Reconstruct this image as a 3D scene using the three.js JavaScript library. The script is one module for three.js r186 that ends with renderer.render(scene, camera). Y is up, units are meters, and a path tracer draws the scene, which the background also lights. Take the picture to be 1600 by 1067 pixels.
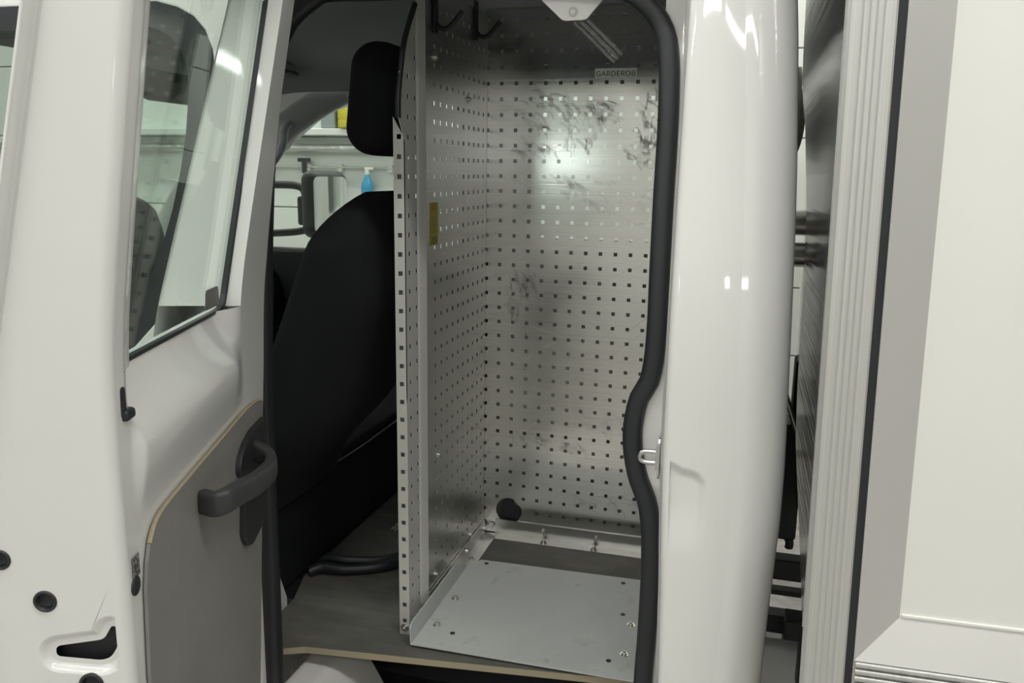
import * as THREE from 'three';
import { RoundedBoxGeometry } from 'three/addons/geometries/RoundedBoxGeometry.js';
import { mergeGeometries, mergeVertices, toCreasedNormals } from 'three/addons/utils/BufferGeometryUtils.js';
import { RectAreaLightUniformsLib } from 'three/addons/lights/RectAreaLightUniformsLib.js';

// ---------------------------------------------------------------- camera, exposure
const scene = new THREE.Scene();
scene.background = new THREE.Color(0x000000);
const camera = new THREE.PerspectiveCamera(44.892, 1600 / 1067, 0.02, 60);
camera.position.set(0, 1.65, 0);
camera.rotation.order = 'YXZ';
camera.rotation.set(-0.20180297, 0.2697938, 0.01489223);
scene.add(camera);
const renderer = new THREE.WebGLRenderer({ antialias: true });
renderer.toneMapping = THREE.LinearToneMapping;
renderer.toneMappingExposure = 2.5;
renderer.shadowMap.enabled = true;
RectAreaLightUniformsLib.init();

// ceiling tube lamps: [x, y, z, length]
const LAMP_POWER = 11, LAMP_W = 0.16;
const LAMPS = [
  [-2.6, 3.75, -0.2, 1.5], [-0.6, 3.75, -0.2, 1.5], [1.4, 3.75, -0.2, 1.5], [3.4, 3.75, -0.2, 1.5],
  [-2.6, 3.75, 2.6, 1.5], [-0.6, 3.75, 2.6, 1.5], [1.4, 3.75, 2.6, 1.5],
  [-5.2, 3.75, -2.0, 1.5], [-3.6, 3.75, -4.1, 1.5], [-1.6, 3.75, -4.1, 1.5], [0.6, 3.75, -4.1, 1.5], [-4.6, 3.75, -0.2, 1.5],
];

// ---------------------------------------------------------------- helpers
let seed = 7;
const rnd = () => { seed = (seed * 1664525 + 1013904223) >>> 0; return seed / 4294967296; };
const V = (x, y, z) => new THREE.Vector3(x, y, z);
const lerp = (a, b, t) => a + (b - a) * t;
const clamp = (x, a = 0, b = 1) => Math.min(b, Math.max(a, x));
const smooth = (a, b, x) => { const t = clamp((x - a) / (b - a)); return t * t * (3 - 2 * t); };
const used = {};
function numbered(n) { used[n] = (used[n] ?? -1) + 1; return used[n] ? `${n}_${String(used[n]).padStart(3, '0')}` : n; }
function mesh(name, geo, mat, parent) {
  const m = new THREE.Mesh(geo, mat);
  m.castShadow = m.receiveShadow = true;
  m.name = parent ? name : numbered(name);
  (parent || scene).add(m);
  return m;
}
function tag(o, label, category, group) { o.userData.label = label; o.userData.category = category; if (group) o.userData.group = group; return o; }
function thing(name, label, category, pos = [0, 0, 0], group) {
  const g = new THREE.Group(); g.name = numbered(name); g.position.set(...pos); scene.add(g);
  return tag(g, label, category, group);
}
function struct(name, geo, mat) { const m = mesh(name, geo, mat); m.userData.kind = 'structure'; return m; }
// table lookup, linear
function tab(t, x) {
  if (x <= t[0][0]) return t[0][1];
  for (let i = 1; i < t.length; i++) if (x <= t[i][0]) return lerp(t[i - 1][1], t[i][1], (x - t[i - 1][0]) / (t[i][0] - t[i - 1][0]));
  return t[t.length - 1][1];
}
const tabS = (t, x, r = 0.08) => { let s = 0; for (let i = -4; i <= 4; i++) s += tab(t, x + i / 4 * r); return s / 9; };
function grid(fn, nu, nv, closeU = false) {            // fn(u, v) -> [x, y, z]
  const pos = [], uv = [], idx = [];
  for (let j = 0; j <= nv; j++) for (let i = 0; i <= nu; i++) { const p = fn(i / nu, j / nv); pos.push(...p); uv.push(i / nu, j / nv); }
  for (let j = 0; j < nv; j++) for (let i = 0; i < nu; i++) { const a = j * (nu + 1) + i, b = a + 1, c = a + nu + 1, d = c + 1; idx.push(a, b, d, a, d, c); }
  const g = new THREE.BufferGeometry();
  g.setAttribute('position', new THREE.Float32BufferAttribute(pos, 3));
  g.setAttribute('uv', new THREE.Float32BufferAttribute(uv, 2));
  g.setIndex(idx);
  let r = closeU ? mergeVertices(g.deleteAttribute('uv'), 1e-5) : g;
  r.computeVertexNormals();
  if (closeU) r.setAttribute('uv', new THREE.Float32BufferAttribute(new Float32Array(r.attributes.position.count * 2), 2));
  return r;
}
function rows(list, nv, fnRow) {                        // fnRow(v) -> array of [x,y,z], same count for every v
  const n = list - 1;
  return grid((u, v) => fnRow(v)[Math.round(u * n)], n, nv);
}
const bake = (geos) => mergeGeometries(geos.map(g => { const h = g.index ? g.toNonIndexed() : g.clone(); for (const k of Object.keys(h.attributes)) if (!['position', 'normal', 'uv'].includes(k)) h.deleteAttribute(k); return h; }), false);
const box = (w, h, d, x, y, z) => new THREE.BoxGeometry(w, h, d).translate(x, y, z);
const rbox = (w, h, d, r, x = 0, y = 0, z = 0, s = 3) => new RoundedBoxGeometry(w, h, d, s, r).translate(x, y, z);
const span = (x0, x1, y0, y1, z0, z1) => box(Math.abs(x1 - x0), Math.abs(y1 - y0), Math.abs(z1 - z0), (x0 + x1) / 2, (y0 + y1) / 2, (z0 + z1) / 2);
const rspan = (x0, x1, y0, y1, z0, z1, r) => rbox(Math.abs(x1 - x0), Math.abs(y1 - y0), Math.abs(z1 - z0), r, (x0 + x1) / 2, (y0 + y1) / 2, (z0 + z1) / 2);
function basis(geo, o, ex, ey, ez) { return geo.applyMatrix4(new THREE.Matrix4().makeBasis(V(...ex), V(...ey), V(...ez)).setPosition(...o)); }
function shapeOf(pts) { const s = new THREE.Shape(); pts.forEach((p, i) => i ? s.lineTo(p[0], p[1]) : s.moveTo(p[0], p[1])); s.closePath(); return s; }
function pathOf(pts) { const s = new THREE.Path(); pts.forEach((p, i) => i ? s.lineTo(p[0], p[1]) : s.moveTo(p[0], p[1])); s.closePath(); return s; }
function roundPoly(pts, r, n = 5) {                     // rounds corners of a polygon; r number or per-corner list
  const out = [];
  pts.forEach((p, i) => {
    const a = pts[(i + pts.length - 1) % pts.length], b = pts[(i + 1) % pts.length], ri = Array.isArray(r) ? r[i] : r;
    const da = Math.hypot(a[0] - p[0], a[1] - p[1]), db = Math.hypot(b[0] - p[0], b[1] - p[1]);
    const k = Math.min(ri, da * 0.49, db * 0.49);
    if (k < 1e-5) { out.push(p); return; }
    const A = [p[0] + (a[0] - p[0]) * k / da, p[1] + (a[1] - p[1]) * k / da], B = [p[0] + (b[0] - p[0]) * k / db, p[1] + (b[1] - p[1]) * k / db];
    for (let j = 0; j <= n; j++) { const t = j / n, s = 1 - t; out.push([s * s * A[0] + 2 * s * t * p[0] + t * t * B[0], s * s * A[1] + 2 * s * t * p[1] + t * t * B[1]]); }
  });
  return out;
}
const circ = (x, y, r, n = 24) => Array.from({ length: n }, (_, i) => [x + r * Math.cos(i / n * 2 * Math.PI), y + r * Math.sin(i / n * 2 * Math.PI)]);
function plate(pts, depth, holes = [], bevel = 0) {     // extruded from z = 0 to z = depth
  const s = shapeOf(pts); for (const h of holes) s.holes.push(pathOf(h));
  return new THREE.ExtrudeGeometry(s, { depth, bevelEnabled: bevel > 0, bevelSize: bevel, bevelThickness: bevel, bevelSegments: 2, bevelOffset: -bevel, curveSegments: 8 });
}
function curve(pts, closed = false, t = 0.5) { return new THREE.CatmullRomCurve3(pts.map(p => V(...p)), closed, 'catmullrom', t); }
function tube(pts, r, seg = 40, rad = 10, closed = false) { return new THREE.TubeGeometry(curve(pts, closed), seg, r, rad, closed); }
// sweep of a closed 2D section along a path with a fixed 'side' direction
function sweep(pts, section, up, n = 60, closed = false, t = 0.5) {
  const c = curve(pts, closed, t), U = V(...up);
  const fr = []; for (let i = 0; i <= n; i++) { const p = c.getPointAt(i / n), T = c.getTangentAt(i / n); const S = new THREE.Vector3().crossVectors(T, U).normalize(), W = new THREE.Vector3().crossVectors(S, T).normalize(); fr.push([p, S, W]); }
  const m = section.length;
  const g = grid((u, v) => { const [p, S, W] = fr[Math.round(v * n)], q = section[Math.round(u * m) % m]; return [p.x + S.x * q[0] + W.x * q[1], p.y + S.y * q[0] + W.y * q[1], p.z + S.z * q[0] + W.z * q[1]]; }, m, n, true);
  if (closed) return g;
  const caps = [0, n].map(k => { const [p, S, W] = fr[k]; const s = new THREE.ShapeGeometry(shapeOf(section)); return basis(s, [p.x, p.y, p.z], S.toArray(), W.toArray(), new THREE.Vector3().crossVectors(S, W).toArray()); });
  return bake([g, ...caps]);
}
const ellip = (a, b, n = 16) => Array.from({ length: n }, (_, i) => [a * Math.cos(i / n * 2 * Math.PI), b * Math.sin(i / n * 2 * Math.PI)]);
const superEllip = (a, b, n = 24, k = 0.5) => Array.from({ length: n }, (_, i) => { const t = i / n * 2 * Math.PI, c = Math.cos(t), s = Math.sin(t); return [a * Math.sign(c) * Math.abs(c) ** k, b * Math.sign(s) * Math.abs(s) ** k]; });
const crease = (g, a = 0.6) => toCreasedNormals(g.clone().scale(1000, 1000, 1000), a).scale(0.001, 0.001, 0.001);   // the addon joins corners closer than a hundredth of a unit

// ---------------------------------------------------------------- textures
function canvasTex(w, h, draw, srgb = true) {
  const c = document.createElement('canvas'); c.width = w; c.height = h; draw(c.getContext('2d'), w, h);
  const t = new THREE.CanvasTexture(c); t.wrapS = t.wrapT = THREE.RepeatWrapping; if (srgb) t.colorSpace = THREE.SRGBColorSpace; return t;
}
function noise2(w, h, sx, sy, oct = 4) {                // tileable value noise, 0..1
  const out = new Float32Array(w * h); let amp = 1, tot = 0;
  for (let o = 0; o < oct; o++) {
    const gx = Math.max(1, Math.round(sx * 2 ** o)), gy = Math.max(1, Math.round(sy * 2 ** o)), g = Float32Array.from({ length: gx * gy }, rnd);
    for (let y = 0; y < h; y++) {
      const fy = y / h * gy, y0 = Math.floor(fy), ty = fy - y0, a = (y0 % gy) * gx, b = ((y0 + 1) % gy) * gx, wy = ty * ty * (3 - 2 * ty);
      for (let x = 0; x < w; x++) {
        const fx = x / w * gx, x0 = Math.floor(fx), tx = fx - x0, c = x0 % gx, d = (x0 + 1) % gx, wx = tx * tx * (3 - 2 * tx);
        out[y * w + x] += amp * lerp(lerp(g[a + c], g[a + d], wx), lerp(g[b + c], g[b + d], wx), wy);
      }
    }
    tot += amp; amp *= 0.5;
  }
  for (let i = 0; i < out.length; i++) out[i] /= tot;
  return out;
}
function dataTex(w, h, fn, srgb = false) {
  const d = new Uint8Array(w * h * 4);
  for (let y = 0; y < h; y++) for (let x = 0; x < w; x++) { const v = fn(x, y, y * w + x), k = (y * w + x) * 4; for (let c = 0; c < 3; c++) d[k + c] = clamp(Array.isArray(v) ? v[c] : v) * 255; d[k + 3] = 255; }
  const t = new THREE.DataTexture(d, w, h); t.wrapS = t.wrapT = THREE.RepeatWrapping; t.magFilter = THREE.LinearFilter; t.minFilter = THREE.LinearMipmapLinearFilter; t.generateMipmaps = true;
  if (srgb) t.colorSpace = THREE.SRGBColorSpace; t.needsUpdate = true; return t;
}
const rep = (t, sx, sy, ox = 0, oy = 0) => { const c = t.clone(); c.repeat.set(sx, sy); c.offset.set(ox, oy); c.needsUpdate = true; return c; };

// rolled sheet metal: fine streaks, stains and small scratches
const streakN = noise2(512, 512, 3, 180, 2), blotN = noise2(512, 512, 5, 6, 5), fineN = noise2(512, 512, 90, 90, 3);
const metalRough = dataTex(512, 512, (x, y, i) => 0.31 + 0.06 * (blotN[i] - 0.5) + 0.04 * (streakN[i] - 0.5));
const metalColor = dataTex(512, 512, (x, y, i) => { const v = 0.83 + 0.05 * (streakN[i] - 0.5) + 0.08 * (blotN[i] - 0.5); return [v, v, v * 0.985]; }, true);
const metalBump = dataTex(512, 512, (x, y, i) => 0.6 * streakN[i] + 0.4 * blotN[i]);

const M = {};
M.paint = new THREE.MeshPhysicalMaterial({ color: new THREE.Color().setRGB(0.78, 0.778, 0.757), roughness: 0.45, clearcoat: 1, clearcoatRoughness: 0.04 });
M.rubber = new THREE.MeshStandardMaterial({ color: new THREE.Color().setRGB(0.018, 0.021, 0.023), roughness: 0.42 });
M.blackPlastic = new THREE.MeshStandardMaterial({ color: new THREE.Color().setRGB(0.022, 0.024, 0.025), roughness: 0.5 });
M.handle = new THREE.MeshStandardMaterial({ color: new THREE.Color().setRGB(0.045, 0.046, 0.046), roughness: 0.45 });
M.metal = new THREE.MeshPhysicalMaterial({ anisotropy: 0.75, color: 0xffffff, map: rep(metalColor, 1.6, 1.6), metalness: 1, roughness: 1, roughnessMap: rep(metalRough, 1.6, 1.6) });
M.dull = new THREE.MeshStandardMaterial({ color: new THREE.Color().setRGB(0.66, 0.66, 0.62), metalness: 0.3, roughness: 0.5 });
M.backing = new THREE.MeshStandardMaterial({ color: new THREE.Color().setRGB(0.16, 0.16, 0.15), roughness: 0.6 });
M.steel = new THREE.MeshStandardMaterial({ color: new THREE.Color().setRGB(0.62, 0.62, 0.60), metalness: 1, roughness: 0.25 });
M.bolt = new THREE.MeshStandardMaterial({ color: new THREE.Color().setRGB(0.66, 0.65, 0.62), metalness: 1, roughness: 0.3 });
M.cloth = new THREE.MeshStandardMaterial({ color: new THREE.Color().setRGB(0.0035, 0.0042, 0.0058), roughness: 0.95 });
M.liner = new THREE.MeshStandardMaterial({ color: new THREE.Color().setRGB(0.36, 0.37, 0.39), roughness: 0.9 });
M.linerTrim = new THREE.MeshStandardMaterial({ color: new THREE.Color().setRGB(0.5, 0.51, 0.51), roughness: 0.7 });
M.glass = new THREE.MeshPhysicalMaterial({ color: new THREE.Color().setRGB(0.90, 0.945, 0.92), roughness: 0, transmission: 1, thickness: 0, ior: 1.5, specularIntensity: 0.65 });
M.wall = new THREE.MeshStandardMaterial({ color: new THREE.Color().setRGB(0.76, 0.78, 0.74), roughness: 0.5 });
M.ceiling = new THREE.MeshStandardMaterial({ color: new THREE.Color().setRGB(0.74, 0.74, 0.72), roughness: 0.8 });

// ---------------------------------------------------------------- the workshop
{
  const cn = noise2(512, 512, 6, 6, 5);
  const floorMap = dataTex(512, 512, (x, y, i) => { const v = 0.66 + 0.2 * (cn[i] - 0.5) + 0.12 * (fineN[i] - 0.5); return [v, v * 0.98, v * 0.95]; }, true);
  const floorRough = dataTex(512, 512, (x, y, i) => 0.18 + 0.4 * smooth(0.4, 0.6, cn[i]));
  struct('floor', span(-8.2, 7.2, -0.2, 0, -5.2, 4.2), new THREE.MeshStandardMaterial({ color: 0xffffff, map: rep(floorMap, 6, 6), roughness: 1, roughnessMap: rep(floorRough, 6, 6), bumpMap: rep(floorRough, 6, 6), bumpScale: 0.003 }));
  struct('ceiling', span(-8.2, 7.2, 4, 4.2, -5.2, 4.2), M.ceiling);
  const far = struct('wall_far', span(-8.2, 7.2, 0, 4, -5.2, -5.03), M.wall);
  // white boards of the far wall with joints between them
  const jy = [0.02, 0.62, 1.02, 1.40, 1.86, 2.34, 2.86, 3.4, 3.98];
  for (let i = 0; i + 1 < jy.length; i++) mesh('wall_panel', rspan(-8, 7, jy[i] + 0.004, jy[i + 1] - 0.004, -5.035, -5.0, 0.004), M.wall, far);
  struct('wall_near', span(-8.2, 7.2, 0, 4, 4, 4.2), M.wall);
  struct('wall_left', span(-8.2, -8, 0, 4, -5, 4), M.wall);
  struct('wall_right', span(7, 7.2, 0, 4, -5, 4), M.wall);
  // sectional gate in the near wall with a row of daylit windows (mirrored by the sheet metal)
  const gate = mesh('gate', span(-4.2, 2.6, 0.02, 3.4, 3.93, 3.99), M.ceiling); gate.userData.kind = 'structure'; gate.name = 'door_1';
  for (const [x, y, w, h] of [[-2.0, 1.78, 0.5, 0.2], [1.35, 1.86, 0.3, 0.18]]) mesh('window', rbox(w, h, 0.03, 0.012, x, y, 3.925), new THREE.MeshStandardMaterial({ color: 0xffffff, emissive: new THREE.Color().setRGB(0.95, 1, 1), emissiveIntensity: 2.2 }), gate);
  for (const [x, y, w, h] of [[-2.0, 1.78, 0.5, 0.2], [1.35, 1.86, 0.3, 0.18]]) { const l = new THREE.RectAreaLight(new THREE.Color().setRGB(0.95, 1, 1), 2.2, w, h); l.name = 'window_light'; l.position.set(x, y, 3.9); gate.add(l); }
  LAMPS.forEach(([x, y, z, len], i) => {
    const t = thing('tube_lamp', 'white ceiling tube lamp with a glowing face, one of the rows under the workshop ceiling', 'lamp', [x, y, z], 'tube lamps in rows under the workshop ceiling');
    mesh('housing', rspan(-len / 2 - 0.03, len / 2 + 0.03, 0.012, 0.25, -LAMP_W / 2 - 0.02, LAMP_W / 2 + 0.02, 0.01), M.ceiling, t);
    mesh('lamp_tube', rspan(-len / 2, len / 2, 0, 0.02, -LAMP_W / 2, LAMP_W / 2, 0.008), new THREE.MeshStandardMaterial({ color: 0xffffff, emissive: new THREE.Color().setRGB(1, 1, 0.94), emissiveIntensity: 4 }), t);
    const l = new THREE.RectAreaLight(new THREE.Color().setRGB(1, 1, 0.975), LAMP_POWER, len, LAMP_W);
    l.name = 'lamp_light'; l.position.set(0, -0.012, 0); l.rotation.x = -Math.PI / 2; t.add(l);
  });
}

// ---------------------------------------------------------------- the van cab
const van = thing('crew_cab_van', 'white crew cab van seen from its left side with the rear side door standing open', 'van');
const lean = (y) => 0.13 * 0.05 * Math.log(1 + Math.exp((y - 1.45) / 0.05));
const Z_LIP = (y) => -1.32 - lean(y), Z_SKIN = (y) => -1.22 - lean(y);
// aperture seal centre line and half width, right-hand side, by height
const SEAL_R = [[0.55, -0.115], [0.77, -0.117], [0.86, -0.115], [0.98, -0.114], [1.06, -0.117], [1.11, -0.125], [1.155, -0.143], [1.2, -0.153], [1.242, -0.155], [1.287, -0.148], [1.32, -0.132], [1.36, -0.126], [1.42, -0.124], [1.51, -0.125], [1.62, -0.126], [1.72, -0.126], [1.81, -0.129], [1.86, -0.137]];
{
  const loop = [];
  for (const [y, x] of SEAL_R) loop.push([x, y, Z_LIP(y)]);
  loop.push([-0.158, 1.897, Z_LIP(1.892)], [-0.20, 1.930, Z_LIP(1.922)], [-0.28, 1.946, Z_LIP(1.938)]);
  for (let x = -0.36; x > -0.72; x -= 0.09) loop.push([x, 1.951, Z_LIP(1.951)]);
  loop.push([-0.745, 1.946, Z_LIP(1.938)], [-0.80, 1.905, Z_LIP(1.905)], [-0.832, 1.83, Z_LIP(1.83)], [-0.838, 1.7, Z_LIP(1.7)], [-0.84, 1.5, Z_LIP(1.5)], [-0.848, 1.2, Z_LIP(1.2)], [-0.85, 0.9, Z_LIP(0.9)], [-0.85, 0.6, Z_LIP(0.6)], [-0.83, 0.5, -1.32], [-0.75, 0.47, -1.32], [-0.5, 0.465, -1.32], [-0.25, 0.465, -1.32], [-0.14, 0.49, -1.32]);
  const sec = superEllip(0.0165, 0.017, 20, 0.75);
  mesh('door_seal', sweep(loop, sec, [0, 0, 1], 260, true, 0.4), M.rubber, van).userData.label = 'black rubber seal round the open doorway';

  // rear side panel with jamb, outer skin and rounded rear corner
  const REAR = [[0.5, 0.078], [0.876, 0.078], [1.162, 0.089], [1.45, 0.079], [1.63, 0.073], [1.9, 0.056], [2.1, 0.03]];
  const groove = (x, y) => {   // pressed step beside the door striker
    const dx = -0.034 - x, dy = 1.207 + 0.5 * Math.max(0, -0.065 - x) - y, r = 0.024;
    const qx = Math.max(0, r - dx), qy = Math.max(0, r - dy);
    const d = (dx < r && dy < r) ? r - Math.hypot(qx, qy) : Math.min(dx, dy);
    return -0.007 * smooth(-0.009, 0.009, d) * smooth(1.07, 1.16, y);
  };
  const sideRow = (y) => {
    const zl = Z_LIP(y), zs = Z_SKIN(y), xs = tabS(SEAL_R, y, 0.012), xe = -0.099 + 0.012 * smooth(1.3, 0.8, y), xr = tabS(REAR, y), p = [];
    p.push([xs - 0.004, y, zl - 0.10], [xs - 0.004, y, zl - 0.004]);
    const j1 = Math.max(xs + 0.012, xe - 0.012);
    for (let i = 0; i <= 6; i++) p.push([lerp(xs + 0.002, j1, i / 6), y, zl - 0.003 + 0.003 * i / 6]);
    for (let i = 1; i <= 4; i++) { const a = i / 4 * Math.PI / 2; p.push([j1 + 0.006 * Math.sin(a), y, zl + 0.006 * (1 - Math.cos(a))]); }
    p.push([j1 + 0.007, y, zl + 0.04], [j1 + 0.008, y, zs - 0.034], [j1 + 0.011, y, zs - 0.03], [j1 + 0.013, y, zs - 0.012]);
    for (let i = 1; i <= 5; i++) { const a = i / 5 * Math.PI / 2; p.push([j1 + 0.013 + 0.012 * (1 - Math.cos(a)), y, zs - 0.012 + 0.012 * Math.sin(a)]); }
    const x0 = j1 + 0.025, x1 = xr - 0.075;
    for (let i = 1; i <= 80; i++) { const x = lerp(x0, x1, i / 80), t = i / 80; p.push([x, y, zs + 0.004 * Math.sin(t * Math.PI) - 0.003 * t + groove(x, y)]); }
    for (let i = 1; i <= 14; i++) { const a = i / 14 * Math.PI / 2; p.push([x1 + 0.075 * Math.sin(a), y, zs - 0.003 - 0.085 * (1 - Math.cos(a))]); }
    p.push([xr, y, -1.6], [xr, y, -3.1]);
    return p;
  };
  const n0 = sideRow(1).length;
  const ys = []; for (let y = 0.42; y < 1.05; y += 0.03) ys.push(y); for (let y = 1.05; y < 1.26; y += 0.002) ys.push(y); for (let y = 1.26; y <= 1.95; y += 0.015) ys.push(y);
  const side = grid((u, v) => sideRow(ys[Math.round(v * (ys.length - 1))])[Math.round(u * (n0 - 1))], n0 - 1, ys.length - 1);
  mesh('side_panel', crease(side, 0.9), M.paint, van);

  // roof over the doorway: header panel, roof skin, headliner
  const head = grid((u, v) => { const x = lerp(-2.2, 0.056, u), k = v * 6; const P = [[1.962, -0.014], [1.958, -0.010], [1.96, 0.0], [1.975, 0.06], [1.985, 0.098], [2.05, 0.09], [2.14, 0.03]]; const i = Math.min(5, Math.floor(k)), t = k - i; const y = lerp(P[i][0], P[i + 1][0], t), o = lerp(P[i][1], P[i + 1][1], t); return [x, y, Z_LIP(Math.min(y, 1.98)) + o]; }, 20, 6);
  mesh('roof_rail', crease(head, 0.6), M.paint, van);
  mesh('roof', rspan(-2.1, 0.06, 2.12, 2.2, -3.12, -1.33, 0.035), M.paint, van);
  const hl = grid((u, v) => { const x = lerp(-2.12, 0.03, u), z = lerp(-1.40, -3.06, v), e = Math.min(z + 3.06, -1.40 - z), f = Math.min(1, e / 0.16); return [x, 2.05 - 0.10 * (1 - Math.sqrt(1 - (1 - f) ** 2)) - 0.04 * smooth(-1.7, -2.1, x), z]; }, 30, 40);
  mesh('headliner', hl, M.liner, van);
  // overhead shelf above the windscreen
  mesh('overhead_shelf', rspan(-2.12, -1.70, 1.985, 2.06, -3.0, -1.5, 0.03), M.liner, van);
  for (const z of [-1.85, -2.65]) mesh('sun_visor', rbox(0.16, 0.022, 0.42, 0.01).rotateZ(-0.12).translate(-1.70, 2.0, z), M.handle, van);

  // rear wall of the cab, inner side and floor
  mesh('cab_rear_wall', span(0.03, 0.055, 0.45, 2.1, -3.12, -1.45), M.blackPlastic, van);
  mesh('cab_floor', span(-2.6, 0.03, 0.585, 0.635, -3.15, -1.62), M.blackPlastic, van);
  mesh('step_well', bake([span(-0.9, -0.1, 0.42, 0.46, -1.7, -1.3), span(-0.9, -0.1, 0.46, 0.6, -1.7, -1.66)]), M.blackPlastic, van);

  // striker: wire loop on a plate
  const st = mesh('door_striker', bake([
    tube([[-0.106, 1.212, -1.285], [-0.128, 1.212, -1.285], [-0.1355, 1.209, -1.285], [-0.138, 1.203, -1.285], [-0.1355, 1.197, -1.285], [-0.128, 1.194, -1.285], [-0.106, 1.194, -1.285]], 0.0042, 40, 8),
    span(-0.112, -0.108, 1.185, 1.222, -1.295, -1.275)]), M.steel, van);
  mesh('striker_plate', plate(roundPoly([[-0.03, -0.034], [0.018, -0.034], [0.018, 0.036], [-0.03, 0.036]], 0.012), 0.003).rotateY(-Math.PI / 2).translate(-0.105, 1.203, -1.29), M.steel, st);

  // ---- front door with its window, seen through the open rear door
  const win = [[-0.99, 1.925], [-0.947, 1.914], [-0.915, 1.898], [-0.893, 1.876], [-0.878, 1.845], [-0.87, 1.8], [-0.872, 1.715], [-0.88, 1.65], [-0.895, 1.575], [-0.915, 1.51], [-0.94, 1.452], [-0.981, 1.389], [-1.039, 1.333], [-1.10, 1.308], [-1.2, 1.30], [-1.95, 1.30], [-2.0, 1.36], [-1.72, 1.86], [-1.60, 1.93]];
  const inset = (pts, k) => { const c = [-1.4, 1.6]; return pts.map(p => { const d = Math.hypot(p[0] - c[0], p[1] - c[1]); return [p[0] + (c[0] - p[0]) * k / d, p[1] + (c[1] - p[1]) * k / d]; }); };
  const toSkin = (g, off) => { const p = g.attributes.position; for (let i = 0; i < p.count; i++) { const y = p.getY(i); p.setZ(i, p.getZ(i) + Z_SKIN(y) + 0.01 + off); } g.computeVertexNormals(); return g; };
  const fd = mesh('front_door', toSkin(plate([[-0.866, 0.5], [-0.858, 1.4], [-0.848, 1.7], [-0.846, 1.93], [-0.9, 1.965], [-1.75, 1.965], [-2.35, 1.2], [-2.35, 0.5]], 0.045, [win], 0.004), -0.05), M.paint, van);
  mesh('window_seal', toSkin(plate(inset(win, -0.004), 0.03, [inset(win, 0.055)]), -0.032), M.rubber, fd);
  mesh('window_pane', toSkin(plate(inset(win, 0.02), 0.002), -0.028), M.glass, fd);
  mesh('b_pillar', bake([rspan(-0.93, -0.862, 0.46, 1.98, -1.36, -1.285, 0.012), rspan(-0.905, -0.872, 0.46, 1.98, -1.33, -1.27, 0.01)]), M.paint, van);

  // ---- far side of the cab: window openings to the workshop
  const fw = [[-1.912, 1.714], [-1.833, 1.78], [-1.726, 1.858], [-1.65, 1.893], [-1.585, 1.91], [-1.45, 1.93], [-1.15, 1.93], [-1.10, 1.88], [-1.08, 1.30], [-2.15, 1.30], [-2.15, 1.46]];
  const rw = roundPoly([[-0.80, 1.40], [-0.22, 1.40], [-0.22, 1.94], [-0.80, 1.94]], 0.04);
  const farSide = mesh('far_side_panel', plate([[-2.6, 0.5], [0.06, 0.5], [0.06, 2.14], [-1.95, 2.14], [-2.6, 1.35]], 0.06, [fw, rw]).translate(0, 0, -3.22), M.paint, van);
  mesh('window_seal', plate([[-1.93, 1.712], [-1.845, 1.793], [-1.735, 1.874], [-1.655, 1.91], [-1.585, 1.926], [-1.45, 1.945], [-1.14, 1.945], [-1.08, 1.88], [-1.07, 1.29], [-2.17, 1.29], [-2.17, 1.46]], 0.012, [fw]).translate(0, 0, -3.16), M.rubber, farSide);
  mesh('window_pane', span(-2.16, -1.07, 1.29, 1.94, -3.2, -3.197), M.glass, farSide);
  mesh('window_pane', span(-0.82, -0.2, 1.39, 1.95, -3.2, -3.197), M.glass, farSide);
  mesh('door_trim', rspan(-2.3, -0.95, 0.64, 1.325, -3.156, -3.10, 0.02), M.blackPlastic, farSide);
  mesh('windscreen_pillar', sweep([[-1.56, 1.965, -3.11], [-1.70, 1.90, -3.11], [-1.86, 1.80, -3.11], [-2.02, 1.66, -3.11], [-2.3, 1.36, -3.12]], superEllip(0.055, 0.03, 16, 0.7), [0, 0, 1], 30), M.linerTrim, van);
  mesh('windscreen_pillar', sweep([[-1.75, 2.0, -1.36], [-2.35, 1.36, -1.28]], superEllip(0.04, 0.035, 16, 0.7), [0, 0, 1], 12), M.linerTrim, van);
  mesh('grab_handle', sweep([[-1.80, 1.83, -3.075], [-1.80, 1.80, -3.04], [-1.805, 1.745, -3.03], [-1.84, 1.69, -3.03], [-1.885, 1.655, -3.04], [-1.92, 1.64, -3.075]], superEllip(0.017, 0.013, 16, 0.8), [0, 0, 1], 30), M.linerTrim, van);
  // windscreen
  const wsQuad = (off) => grid((u, v) => { const z = lerp(-3.1, -1.3, u); return [lerp(-2.62, -2.02, v) + off, lerp(1.3, 2.03, v), z]; }, 4, 4);
  mesh('windscreen', wsQuad(0), M.glass, van);
  mesh('windscreen_header', rspan(-2.14, -1.98, 2.015, 2.14, -3.1, -1.34, 0.03), M.blackPlastic, van);
  // dashboard with instrument hood, steering wheel
  const dashP = [[-2.62, 0.7], [-1.9, 0.7], [-1.86, 1.05], [-1.88, 1.2], [-1.98, 1.30], [-2.2, 1.335], [-2.62, 1.30]];
  const dash = mesh('dashboard', plate(roundPoly(dashP, 0.05), 1.78, [], 0.01).translate(0, 0, -3.1), M.blackPlastic, van);
  mesh('instrument_hood', rbox(0.26, 0.2, 0.44, 0.06).translate(-1.95, 1.41, -1.8), M.blackPlastic, dash);
  mesh('steering_wheel', bake([new THREE.TorusGeometry(0.205, 0.018, 12, 48), rbox(0.2, 0.1, 0.05, 0.02), box(0.38, 0.04, 0.02, 0, 0, 0), new THREE.CylinderGeometry(0.03, 0.04, 0.3, 16).rotateX(Math.PI / 2).translate(0, 0, -0.15)].map(g => g.rotateX(-0.9).rotateY(Math.PI / 2).translate(-1.66, 1.36, -1.8))), M.handle, van);
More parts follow.
